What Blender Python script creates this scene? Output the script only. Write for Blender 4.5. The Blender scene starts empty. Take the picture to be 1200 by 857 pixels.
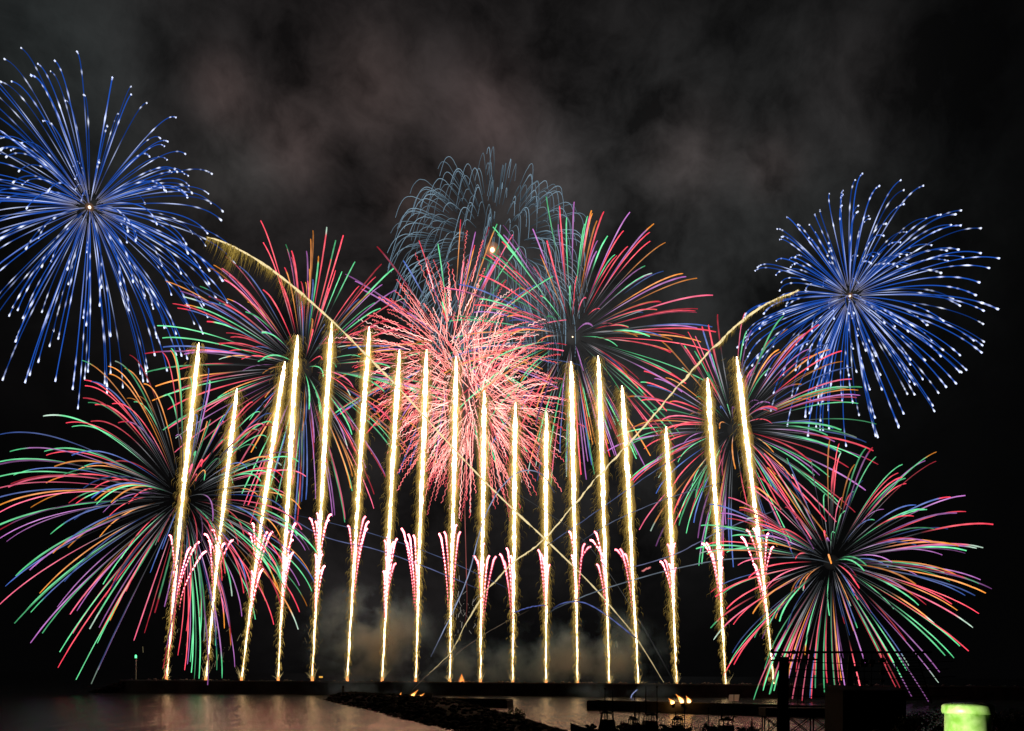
import bpy, math, random
import numpy as np
from mathutils import Vector, Matrix

# ------------------------------------------------------------------ camera, world, exposure
S = bpy.context.scene
col = S.collection
FPX, HY, CH, ROLL = 1040.0, 790.0, 12.0, 0.0075      # focal length in px of a 1200 px frame, horizon row, eye height
cam_d = bpy.data.cameras.new('camera'); cam = bpy.data.objects.new('camera', cam_d); col.objects.link(cam)
cam_d.sensor_width = 36; cam_d.lens = 36*FPX/1200; cam_d.sensor_fit = 'HORIZONTAL'
cam_d.shift_y = (HY-428.5)/1200
cam_d.clip_start = 0.1; cam_d.clip_end = 20000
cam.matrix_world = Matrix.Translation((0,0,CH)) @ Matrix.Rotation(math.radians(90),4,'X') @ Matrix.Rotation(ROLL,4,'Z')
S.camera = cam
S.view_settings.view_transform = 'Standard'; S.view_settings.look = 'None'
S.view_settings.exposure = 0; S.view_settings.gamma = 1; S.view_settings.use_curve_mapping = False
S.render.engine = 'CYCLES'
cy = S.cycles
cy.use_denoising = True; cy.transparent_max_bounces = 96; cy.max_bounces = 4
cy.volume_bounces = 0; cy.sample_clamp_indirect = 4.0; cy.caustics_reflective = False; cy.caustics_refractive = False
cy.volume_step_rate = 2.0; cy.volume_max_steps = 64
try: cy.denoising_prefilter = 'ACCURATE'
except Exception: pass

def direction(px, py):
    u, v = px-600, py-HY
    d = Vector((u+ROLL*v, FPX, -(v-ROLL*u)))
    return d.normalized()
def P(px, py, Y):
    "the point of the place that stands at depth Y metres on the line of sight px, py"
    u, v = px-600, py-HY
    return np.array([(u+ROLL*v)*Y/FPX, Y, CH-(v-ROLL*u)*Y/FPX])

world = bpy.data.worlds.new('World'); S.world = world; world.use_nodes = True
nt = world.node_tree; N = nt.nodes; L = nt.links; N.clear()
def node(t, **kw):
    n = N.new(t)
    for k, v in kw.items(): setattr(n, k, v)
    return n
def setv(n, **kw):
    for k, v in kw.items(): n.inputs[k.replace('_',' ')].default_value = v
    return n
def link(a, b): L.new(a, b)
def mth(op, a, b=None, c=None, clamp=False):
    n = node('ShaderNodeMath', operation=op, use_clamp=clamp)
    for i, x in enumerate((a,b,c)):
        if x is None: continue
        if isinstance(x,(int,float)): n.inputs[i].default_value = x
        else: link(x, n.inputs[i])
    return n.outputs[0]
tc = node('ShaderNodeTexCoord')
nrm = node('ShaderNodeVectorMath', operation='NORMALIZE'); link(tc.outputs['Generated'], nrm.inputs[0]); D0 = nrm.outputs[0]
wn = node('ShaderNodeTexNoise'); setv(wn, Scale=4.2, Detail=5.0, Roughness=0.55); link(D0, wn.inputs['Vector'])
ws = node('ShaderNodeVectorMath', operation='MULTIPLY_ADD'); link(wn.outputs['Color'], ws.inputs[0])
ws.inputs[1].default_value = (.26,.26,.26); link(D0, ws.inputs[2])
wo = node('ShaderNodeVectorMath', operation='SUBTRACT'); link(ws.outputs[0], wo.inputs[0]); wo.inputs[1].default_value = (.13,.13,.13)
DW0 = wo.outputs[0]
def mixwarp(k):
    m = node('ShaderNodeMix', data_type='VECTOR'); m.inputs['Factor'].default_value = k
    link(D0, m.inputs[4]); link(DW0, m.inputs[5]); return m.outputs[1]
DW = mixwarp(.5); DWS = mixwarp(.16)
fine = node('ShaderNodeTexNoise'); setv(fine, Scale=7.0, Detail=7.0, Roughness=0.6); link(DW, fine.inputs['Vector'])
def blob(px, py, rad, warp=DW):
    "soft round bank of smoke in the direction px, py, rad wide (in px)"
    d = direction(px, py)
    s = node('ShaderNodeVectorMath', operation='DISTANCE'); link(warp, s.inputs[0]); s.inputs[1].default_value = d
    r = rad/FPX*0.85
    q = mth('DIVIDE', s.outputs['Value'], r)
    q = mth('MULTIPLY', q, q)
    return mth('EXPONENT', mth('MULTIPLY', q, -1.0))
acc = None
def addc(fac, rgb, acc):
    m = node('ShaderNodeVectorMath', operation='SCALE'); m.inputs[0].default_value = rgb; link(fac, m.inputs['Scale'])
    if acc is None: return m.outputs[0]
    a = node('ShaderNodeVectorMath', operation='ADD'); link(acc, a.inputs[0]); link(m.outputs[0], a.inputs[1]); return a.outputs[0]
# banks of drifting smoke, each with its own lit-from-below tint
BANKS = [(470,170,300,(.019,.015,.015)), (180,60,240,(.008,.008,.008)), (720,330,260,(.022,.024,.024)),
         (560,480,260,(.012,.010,.010)), (60,80,130,(.011,.015,.015)), (950,230,150,(.010,.011,.011)),
         (420,700,120,(.010,.009,.009)), (850,60,200,(.004,.004,.004))]
PUFFS = [(270,112,34,(.045,.030,.028)), (350,165,46,(.040,.027,.025)), (440,110,60,(.028,.018,.016)),
         (572,138,62,(.030,.018,.017)), (285,205,50,(.018,.018,.017)), (805,190,55,(.024,.017,.016)),
         (900,195,36,(.026,.018,.017)), (640,200,45,(.022,.018,.018)), (480,240,40,(.03,.019,.017)),
         (990,110,80,(.010,.008,.008))]
for x,y,r,c in BANKS: acc = addc(blob(x,y,r), tuple(v*.85 for v in c), acc)
for x,y,r,c in PUFFS: acc = addc(blob(x,y,r*.9,DWS), tuple(v*1.15 for v in c), acc)
fr = node('ShaderNodeMapRange'); setv(fr, From_Min=.36, From_Max=.66, To_Min=.25, To_Max=1.75); link(fine.outputs['Fac'], fr.inputs['Value'])
sm = node('ShaderNodeVectorMath', operation='SCALE'); link(acc, sm.inputs[0]); link(fr.outputs[0], sm.inputs['Scale'])
base = node('ShaderNodeVectorMath', operation='ADD'); link(sm.outputs[0], base.inputs[0]); base.inputs[1].default_value = (.0012,.0012,.0013)
bg = node('ShaderNodeBackground'); link(base.outputs[0], bg.inputs['Color']); bg.inputs['Strength'].default_value = .85
sky = node('ShaderNodeTexSky', sky_type='NISHITA', sun_disc=False); sky.sun_elevation = math.radians(-8); sky.sun_rotation = math.radians(200)
bs = node('ShaderNodeBackground'); link(sky.outputs[0], bs.inputs['Color']); bs.inputs['Strength'].default_value = 0.05
ad = node('ShaderNodeAddShader'); link(bg.outputs[0], ad.inputs[0]); link(bs.outputs[0], ad.inputs[1])
wout = node('ShaderNodeOutputWorld'); link(ad.outputs[0], wout.inputs['Surface'])

# ------------------------------------------------------------------ helpers
def tag(o, label=None, cat=None, group=None, kind=None):
    if label: o['label'] = label
    if cat: o['category'] = cat
    if group: o['group'] = group
    if kind: o['kind'] = kind
    return o
def empty(name, loc, label, cat, group=None):
    o = bpy.data.objects.new(name, None); col.objects.link(o); o.location = loc
    o.empty_display_size = 1
    return tag(o, label, cat, group)
class MB:
    "collects vertices and faces (and glow colours) for one mesh"
    def __init__(s): s.v = []; s.f = []; s.c = []; s.n = 0; s.sm = False
    def add(s, v, f, c=None):
        v = np.asarray(v, float); s.v.append(v); s.f += [tuple(i+s.n for i in q) for q in f]; s.n += len(v)
        s.c.append(np.ones((len(v),3)) if c is None else np.asarray(c, float))
    def tube(s, pts, rad, cols=None, sides=4, cap=True):
        pts = np.asarray(pts, float); n = len(pts)
        rad = np.broadcast_to(np.asarray(rad, float), (n,))
        t = np.gradient(pts, axis=0); t /= np.linalg.norm(t, axis=1)[:,None]+1e-12
        mt = np.abs(t.mean(0)); ref = np.eye(3)[int(np.argmin(mt))]
        a = np.cross(t, ref); a /= np.linalg.norm(a, axis=1)[:,None]+1e-9
        b = np.cross(t, a)
        an = np.arange(sides)*2*math.pi/sides
        ring = pts[:,None,:] + rad[:,None,None]*(np.cos(an)[None,:,None]*a[:,None,:]+np.sin(an)[None,:,None]*b[:,None,:])
        f = []
        for i in range(n-1):
            for k in range(sides):
                k2 = (k+1) % sides
                f.append((i*sides+k, i*sides+k2, (i+1)*sides+k2, (i+1)*sides+k))
        if cap:
            f.append(tuple(range(sides-1,-1,-1))); f.append(tuple((n-1)*sides+k for k in range(sides)))
        c = None
        if cols is not None: c = np.repeat(np.broadcast_to(np.asarray(cols,float),(n,3)), sides, axis=0)
        s.add(ring.reshape(-1,3), f, c)
    def box(s, c, d, rz=0, taper=1.0):
        x,y,z = d[0]/2,d[1]/2,d[2]/2
        v = [(-x,-y,-z),(x,-y,-z),(x,y,-z),(-x,y,-z),(-x*taper,-y*taper,z),(x*taper,-y*taper,z),(x*taper,y*taper,z),(-x*taper,y*taper,z)]
        cr, sr = math.cos(rz), math.sin(rz)
        v = [(c[0]+a*cr-b*sr, c[1]+a*sr+b*cr, c[2]+h) for a,b,h in v]
        s.add(v, [(0,3,2,1),(4,5,6,7),(0,1,5,4),(1,2,6,5),(2,3,7,6),(3,0,4,7)])
    def bar(s, a, b, w=.1, sides=4):
        s.tube([a, (np.array(a)+np.array(b))/2, b], w/2, None, sides)
    def rock(s, c, r, rnd, flat=.75):
        v = []; 
        base = [(0,0,1),(0,0,-1)] + [(math.cos(k*1.2566+o)*cz, math.sin(k*1.2566+o)*cz, z) for o,z,cz in ((0,.45,.9),(.63,-.45,.9)) for k in range(5)]
        for p in base:
            q = r*rnd.uniform(.72,1.2); v.append((c[0]+p[0]*q, c[1]+p[1]*q, c[2]+p[2]*q*flat))
        f = []
        for k in range(5):
            k2 = (k+1)%5
            f += [(0,2+k,2+k2),(1,7+k2,7+k),(2+k,7+k,2+k2),(7+k,7+k2,2+k2)]
        s.add(v, f)
    def lathe(s, prof, c=(0,0,0), sides=24):
        v = []; f = []
        for r,z in prof:
            for k in range(sides):
                a = 2*math.pi*k/sides; v.append((c[0]+r*math.cos(a), c[1]+r*math.sin(a), c[2]+z))
        for i in range(len(prof)-1):
            for k in range(sides):
                k2=(k+1)%sides; f.append((i*sides+k,i*sides+k2,(i+1)*sides+k2,(i+1)*sides+k))
        f.append(tuple(range(sides-1,-1,-1))); f.append(tuple((len(prof)-1)*sides+k for k in range(sides)))
        s.add(v, f)
    def build(s, name, mat, parent=None, loc=None, colour=False, smooth=False):
        me = bpy.data.meshes.new(name)
        V = np.vstack(s.v)
        off = np.zeros(3)
        if parent is not None:
            off = np.array(parent.matrix_basis.translation)
            pp = parent.parent
            while pp is not None: off = off + np.array(pp.matrix_basis.translation); pp = pp.parent
        elif loc is not None: off = np.array(loc, float)
        me.from_pydata((V-off).tolist(), [], s.f)
        if colour:
            at = me.color_attributes.new('Col', 'FLOAT_COLOR', 'POINT')
            C = np.vstack(s.c); C = np.hstack([C, np.ones((len(C),1))]).astype(np.float32)
            at.data.foreach_set('color', C.ravel())
        if smooth: me.polygons.foreach_set('use_smooth', [True]*len(me.polygons))
        me.materials.append(mat); me.update()
        o = bpy.data.objects.new(name, me); col.objects.link(o)
        if parent is not None: o.parent = parent
        elif loc is not None: o.location = loc
        return o

def mat(name, rgb, rough=.7, noise=0.0, nscale=1.0, metal=0.0, bump=0.0, rgb2=None):
    m = bpy.data.materials.new(name); m.use_nodes = True
    t = m.node_tree; b = t.nodes['Principled BSDF']
    b.inputs['Roughness'].default_value = rough; b.inputs['Metallic'].default_value = metal
    tcn = t.nodes.new('ShaderNodeTexCoord'); nz = t.nodes.new('ShaderNodeTexNoise')
    nz.inputs['Scale'].default_value = nscale; nz.inputs['Detail'].default_value = 6
    t.links.new(tcn.outputs['Object'], nz.inputs['Vector'])
    mx = t.nodes.new('ShaderNodeMix'); mx.data_type = 'RGBA'
    r2 = rgb2 or tuple(c*(1-noise) for c in rgb)
    mx.inputs['A'].default_value = (*rgb,1); mx.inputs['B'].default_value = (*r2,1)
    rp = t.nodes.new('ShaderNodeMapRange'); rp.inputs['From Min'].default_value=.35; rp.inputs['From Max'].default_value=.65
    t.links.new(nz.outputs['Fac'], rp.inputs['Value']); t.links.new(rp.outputs[0], mx.inputs['Factor'])
    t.links.new(mx.outputs['Result'], b.inputs['Base Color'])
    if bump:
        bp = t.nodes.new('ShaderNodeBump'); bp.inputs['Strength'].default_value = bump
        t.links.new(nz.outputs['Fac'], bp.inputs['Height']); t.links.new(bp.outputs[0], b.inputs['Normal'])
    return m
def glow_mat(name, strength=1.0, sample=False):
    "burning stars: light given off, colour by the chemistry of each star along its flight"
    m = bpy.data.materials.new(name); m.use_nodes = True
    t = m.node_tree; t.nodes.clear()
    a = t.nodes.new('ShaderNodeAttribute'); a.attribute_name = 'Col'
    e = t.nodes.new('ShaderNodeEmission'); e.inputs['Strength'].default_value = strength
    o = t.nodes.new('ShaderNodeOutputMaterial')
    t.links.new(a.outputs['Color'], e.inputs['Color']); t.links.new(e.outputs[0], o.inputs['Surface'])
    m.cycles.emission_sampling = 'FRONT' if sample else 'NONE'
    return m
def emit_mat(name, rgb, strength):
    m = bpy.data.materials.new(name); m.use_nodes = True
    t = m.node_tree; t.nodes.clear()
    e = t.nodes.new('ShaderNodeEmission'); e.inputs['Color'].default_value=(*rgb,1); e.inputs['Strength'].default_value = strength
    o = t.nodes.new('ShaderNodeOutputMaterial'); t.links.new(e.outputs[0], o.inputs['Surface'])
    return m
def glow_volume(name, rgb, strength):
    "emission-only volume: soft glow put round bright cores, hides nothing"
    m = bpy.data.materials.new(name); m.use_nodes = True
    t = m.node_tree; t.nodes.clear()
    e = t.nodes.new('ShaderNodeEmission'); e.inputs['Color'].default_value=(*rgb,1); e.inputs['Strength'].default_value = strength
    o = t.nodes.new('ShaderNodeOutputMaterial'); t.links.new(e.outputs[0], o.inputs['Volume'])
    return m
M_STAR = glow_mat('burning_star', 1.0)
M_COMET = glow_mat('comet_core', 1.0, True)
M_SPARK = glow_mat('falling_spark', 1.0)
M_HALO = glow_volume('comet_halo', (1.0,.66,.20), .26)  # comet halo: the soft glow round the core, put in as emission
M_HALO2 = glow_volume('comet_halo_outer', (1.0,.60,.12), .038)
M_CORE = glow_volume('burst_glow', (1.0,.35,.12), .03)

# ------------------------------------------------------------------ water and land
def water():
    m = bpy.data.materials.new('sea_water'); m.use_nodes = True
    t = m.node_tree; b = t.nodes['Principled BSDF']
    b.inputs['Base Color'].default_value = (.012,.016,.018,1); b.inputs['Roughness'].default_value = .22
    b.inputs['IOR'].default_value = 1.33
    tcn = t.nodes.new('ShaderNodeTexCoord')
    prev = None
    for sc, st, di in (((1.1,.45,1),.8,.22), ((.16,.05,1),.8,1.6)):
        mp = t.nodes.new('ShaderNodeMapping'); mp.inputs['Scale'].default_value = sc
        t.links.new(tcn.outputs['Object'], mp.inputs['Vector'])
        nz = t.nodes.new('ShaderNodeTexNoise'); nz.inputs['Scale'].default_value = 1; nz.inputs['Detail'].default_value = 5
        t.links.new(mp.outputs[0], nz.inputs['Vector'])
        bp = t.nodes.new('ShaderNodeBump'); bp.inputs['Strength'].default_value = st; bp.inputs['Distance'].default_value = di
        t.links.new(nz.outputs['Fac'], bp.inputs['Height'])
        if prev is not None: t.links.new(prev, bp.inputs['Normal'])
        prev = bp.outputs[0]
    t.links.new(prev, b.inputs['Normal'])
    q = MB(); q.add([(-9000,40,0),(9000,40,0),(9000,9000,0),(-9000,9000,0)], [(0,1,2,3)])
    tag(q.build('water', m), kind='structure')
water()
def _DULL(*a, **k): return dull(mat(*a, **k))
def dull(m, v=.08):
    m.node_tree.nodes['Principled BSDF'].inputs['Specular IOR Level'].default_value = v
    return m
M_EARTH = mat('dark_earth', (.05,.055,.035), .95, .5, .3, bump=.4)
M_CONC = mat('concrete', (.20,.19,.18), .85, .35, .25, bump=.3)
M_WALLC = _DULL('stained_sea_wall_concrete', (.09,.07,.06), .9, .5, .12, bump=.3)
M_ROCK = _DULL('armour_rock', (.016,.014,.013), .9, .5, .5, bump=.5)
M_STEEL = _DULL('dark_painted_steel', (.012,.012,.012), .7, .4, 2.0)
M_HULL = _DULL('boat_paint', (.05,.05,.06), .6, .3, 1.0)
M_CAB = _DULL('wheelhouse_paint', (.07,.07,.07), .6, .3, 1.0)
M_LEAF = mat('leaf', (.05,.08,.03), .8, .5, 2.0)
M_BARK = mat('bark', (.07,.05,.04), .9, .4, 3.0)

def ground():
    # hill under the viewer, falling to a quay behind the moorings
    xs = np.concatenate([np.linspace(-400,-40,8), np.linspace(-30,60,31), np.linspace(80,400,9)])
    ys = np.concatenate([np.linspace(-200,-20,6), np.linspace(-10,150,41)])
    r = random.Random(3); v = []; f = []
    for y in ys:
        for x in xs:
            h = 10.3 if y < 24 else max(2.0, 10.3-(y-24)*.16)
            edge = 118 if x < 30 else 150
            if y > edge: h = -3
            h += .12*math.sin(x*.21+y*.13)+.06*math.sin(x*.7-y*.4) if y > 26 else 0
            v.append((x,y,h))
    n = len(xs)
    for j in range(len(ys)-1):
        for i in range(n-1): f.append((j*n+i,j*n+i+1,(j+1)*n+i+1,(j+1)*n+i))
    q = MB(); q.add(v,f); tag(q.build('ground', M_EARTH), kind='structure')
ground()

# the long breakwater the rockets are fired from
YW = 490.0
def breakwater():
    a = P(140,797,YW); 
    loc = (0, YW+4, 0)
    root = empty('breakwater', loc, 'long dark concrete breakwater wall stretching across the harbour mouth under the fireworks', 'breakwater')
    q = MB(); x0 = a[0]; x1 = 700.0
    top = 6.6
    q.box(((x0+x1)/2, YW+4, top/2-1), (x1-x0, 8, top+2))
    q.build('wall', M_WALLC, root)
    q = MB()
    x = x0
    r = random.Random(5)
    while x < 330:
        w = r.uniform(9.5,10.5)
        q.box((x+w/2, YW+1.2, top+.35), (w-.25, 1.6, .75+r.uniform(-.05,.05))); x += w
    q.build('parapet', M_CONC, root)
    q = MB()
    for i in range(620):
        x = r.uniform(x0-2, 330); q.rock((x, YW+8.5+r.uniform(-1,3), top+r.uniform(-.8,.75)), r.uniform(.6,1.25), r)
    o = q.build('armour_blocks', M_CONC, root); tag(o, kind='stuff')
    q = MB()
    for i in range(260):
        t = r.random(); x = x0 + 3 - t*19
        h = top*(1-t)*r.uniform(.1,1.05)
        q.rock((x, YW+4+r.uniform(-5,5), h), r.uniform(.9,1.7), r)
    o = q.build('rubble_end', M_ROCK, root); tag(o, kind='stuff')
breakwater()

def jetty():
    L_ = [(-83,392),(-64,335),(-47,290),(-35,252),(-26,223),(-12.5,186),(-4,150),(0,118)]
    R_ = [(-73,400),(-53,362),(-33,325),(-18,290),(-8,260),(5,227),(11,189),(19,150),(24,118)]
    def samp(A, t):
        A = np.array(A,float); k = t*(len(A)-1); i = min(int(k), len(A)-2); return A[i]*(1-(k-i))+A[i+1]*(k-i)
    hz = [(0,1.6),(.06,3.6),(.2,4.0),(.4,4.1),(.52,3.7),(.62,2.2),(.75,1.4),(.85,.9),(1,2.2)]
    r = random.Random(11); nt_, nw = 120, 11; v = []; f = []
    for j in range(nt_+1):
        t = j/nt_; a, b = samp(L_,t), samp(R_,t); h = np.interp(t,[z[0] for z in hz],[z[1] for z in hz])
        for i in range(nw+1):
            w = i/nw; p = a*(1-w)+b*w; k = min(1, 3.2*min(w,1-w)*1.15)
            v.append((p[0],p[1], -.8+(h+.5)*k+(r.uniform(-.2,.2) if 0<i<nw else 0)))
    for j in range(nt_):
        for i in range(nw): f.append((j*(nw+1)+i,j*(nw+1)+i+1,(j+1)*(nw+1)+i+1,(j+1)*(nw+1)+i))
    root = empty('rock_jetty', (-40,270,0), 'low dark rubble jetty curving out from the lower centre to a rocky tip', 'jetty')
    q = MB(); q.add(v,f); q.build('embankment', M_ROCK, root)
    q = MB()
    for i in range(2800):
        t = r.random(); w = r.choice([r.uniform(-.03,.3), r.uniform(.7,1.03), r.uniform(0,1)])
        a, b = samp(L_,t), samp(R_,t); p = a*(1-w)+b*w; h = np.interp(t,[z[0] for z in hz],[z[1] for z in hz])
        k = min(1, 3.2*max(0,min(w,1-w))*1.15)
        q.rock((p[0],p[1], -.6+(h+.4)*k), r.uniform(.45,1.15), r)
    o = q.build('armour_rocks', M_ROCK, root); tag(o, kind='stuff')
jetty()

def shrub(px, py, Y, h, w, label, seed, group='shrubs growing on the rock jetty', name='shrub', n=900):
    b = P(px, py, Y); r = random.Random(seed)
    root = empty(name, tuple(b), label, 'shrub', group)
    q = MB()
    for k in range(5):
        a = r.uniform(0,6.28); q.tube([b, b+np.array([math.cos(a)*w*.12, math.sin(a)*w*.12, h*.35]), b+np.array([math.cos(a)*w*.3, math.sin(a)*w*.3, h*.75])], [.12,.08,.03])
    q.build('trunk', M_BARK, root)
    q = MB(); cl = [(r.uniform(-.38,.38)*w, r.uniform(-.38,.38)*w, r.uniform(.3,.8)*h, r.uniform(.14,.3)*min(w,h)) for _ in range(11)]
    for i in range(n):
        c = r.choice(cl); d = np.array([r.gauss(0,1),r.gauss(0,1),r.gauss(0,.8)]); d /= np.linalg.norm(d)
        p = b+np.array(c[:3])+d*c[3]*r.uniform(.5,1.15)
        u = np.array([r.gauss(0,1) for _ in range(3)]); u /= np.linalg.norm(u); w_ = np.cross(u,d); s = r.uniform(.09,.2)*max(.6,h/3)
        q.add([p-u*s, p+w_*s*.5, p+u*s, p-w_*s*.5], [(0,1,2,3)])
    q.build('crown', M_LEAF, root)
shrub(606,849,212,5.0,4.2,'tallest round bush standing on the right part of the rock jetty',1)
shrub(590,849,216,3.0,3.0,'rounded bush just left of the tallest bush on the jetty',2)
shrub(577,845,222,1.7,2.6,'low clump in the gap left of the two round bushes on the jetty',3)
shrub(556,842,232,2.0,3.6,'low wide hedge-like bush on the middle of the rock jetty',4)
shrub(535,836,242,2.4,3.2,'ragged bush on the jetty beside the dark pier shed',5)
shrub(628,855,200,1.6,3.0,'low scrub trailing down the right end of the rock jetty',6)

def slab_pier(name, label, a, b, width, top, kerb=.35, piles=True):
    a = np.array(a); b = np.array(b); d = b-a; ln = np.linalg.norm(d[:2]); rz = math.atan2(d[1],d[0]); c = (a+b)/2
    root = empty(name, (c[0],c[1],0), label, 'pier', )
    q = MB(); q.box((c[0],c[1],top/2-.5), (ln,width,top+1), rz); q.build('deck', M_CONC, root)
    nx, ny = -math.sin(rz), math.cos(rz)
    q = MB()
    for s in (-1,1): q.box((c[0]+nx*s*(width/2-.25), c[1]+ny*s*(width/2-.25), top+kerb/2), (ln-.5,.35,kerb), rz)
    q.build('kerb', M_CONC, root)
    k = int(ln/8)
    for i in range(k):
        t = (i+.5)/k; p = a+d*t; q = MB()
        q.lathe([(.28,0),(.22,.1),(.18,.4),(.3,.5),(.28,.6),(.1,.65)], (p[0]-nx*(width/2-.6), p[1]-ny*(width/2-.6), top), 10)
        q.build('bollard', M_STEEL, root)
    return root
p1 = P(470,822,330); p2 = P(598,826,322)
slab_pier('concrete_pier', 'dark low concrete pier behind the rock jetty at centre left', (p1[0],332,0), (p2[0],318,0), 7, 2.6)
p3 = P(600,828,316)
p4 = P(693,828,302); p5 = P(905,834,262)
slab_pier('concrete_pier', 'long flat dark pier behind the moored fishing boats at lower right', (p4[0],304,0), (p5[0]+20,258,0), 6, 2.9)

def post_thing(name, px, py, Y, h, label, cat, mk):
    b = P(px,py,Y); root = empty(name, tuple(b), label, cat); mk(root, b, h); return root
# jetty-end light, cabinet and post
def mk_tower(root, b, h):
    q = MB(); q.lathe([(1.0,0),(.9,.4),(.6,.5),(.5,h*.7),(.75,h*.72),(.75,h*.76)], b, 14); q.build('tower', M_CONC, root)
    q = MB(); q.lathe([(.35,h*.76),(.35,h*.93),(.45,h*.94),(.1,h)], b, 12); q.build('lantern', M_STEEL, root)
post_thing('beacon_tower', 402,818,372, 5.2,'small unlit beacon tower standing at the tip of the rock jetty','beacon', mk_tower)
def mk_cab(root, b, h):
    q = MB(); q.box((b[0],b[1],b[2]+h/2),(2.2,1.6,h)); q.build('cabinet', M_STEEL, root)
    q = MB(); q.box((b[0],b[1],b[2]+h+.08),(2.5,1.9,.16)); q.build('lid', M_STEEL, root)
post_thing('equipment_cabinet', 418,819,365, 2.2,'squat dark cabinet on the jetty between the beacon tower and a short post','cabinet', mk_cab)
def mk_post(root, b, h):
    q = MB(); q.lathe([(.4,0),(.35,h*.9),(.45,h*.92),(.3,h)], b, 10); q.build('post', M_STEEL, root)
post_thing('mooring_post', 427,819,362, 2.2,'short thick dark post on the jetty right of the squat cabinet','post', mk_post)
def mk_green(root, b, h):
    q = MB(); q.lathe([(.75,-1),(.7,.3),(.42,.6),(.36,h*.86),(.7,h*.88),(.7,h*.9)], b, 14); q.build('mast', mat('beacon_paint',(.5,.5,.48),.6,.2), root)
    q = MB(); q.lathe([(.5,h*.9),(.55,h*.95),(.5,h),(.1,h*1.03)], b, 12); q.build('lamp', emit_mat('green_lamp',(.12,1.0,.35),2.2), root)
post_thing('harbour_light', 159,799,YW+3, 15.5*.47*2,'slim pole with green lamp at left end of breakwater','beacon', mk_green)

# shed with roof on the centre pier (dark lump right of the flames)
def shed(px, py, Y, w, h, label):
    b = P(px,py,Y); root = empty('pier_shed', tuple(b), label, 'shed')
    q = MB(); q.box((b[0],b[1],b[2]+h*.4),(w,2.4,h*.8)); q.build('wall', M_HULL, root)
    q = MB(); x,y,z = b[0],b[1],b[2]+h*.8+.01
    q.add([(x-w*.56,y-1.5,z),(x+w*.56,y-1.5,z),(x+w*.56,y+1.5,z),(x-w*.56,y+1.5,z),(x-w*.56,y,z+h*.22),(x+w*.56,y,z+h*.22)],[(0,1,5,4),(2,3,4,5),(0,4,3),(1,2,5),(0,3,2,1)])
    q.build('roof', M_STEEL, root)
    q = MB(); q.box((b[0]-w*.2,b[1]-1.22,b[2]+h*.35),(.8,.06,h*.68)); q.build('door', M_STEEL, root)
shed(503,826,325,2.4,4.2,'small dark shed on the pier right of the three launch flames')
shed(535,838,250,3.4,2.6,'low dark hut on the rock jetty in front of the centre pier')

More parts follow.
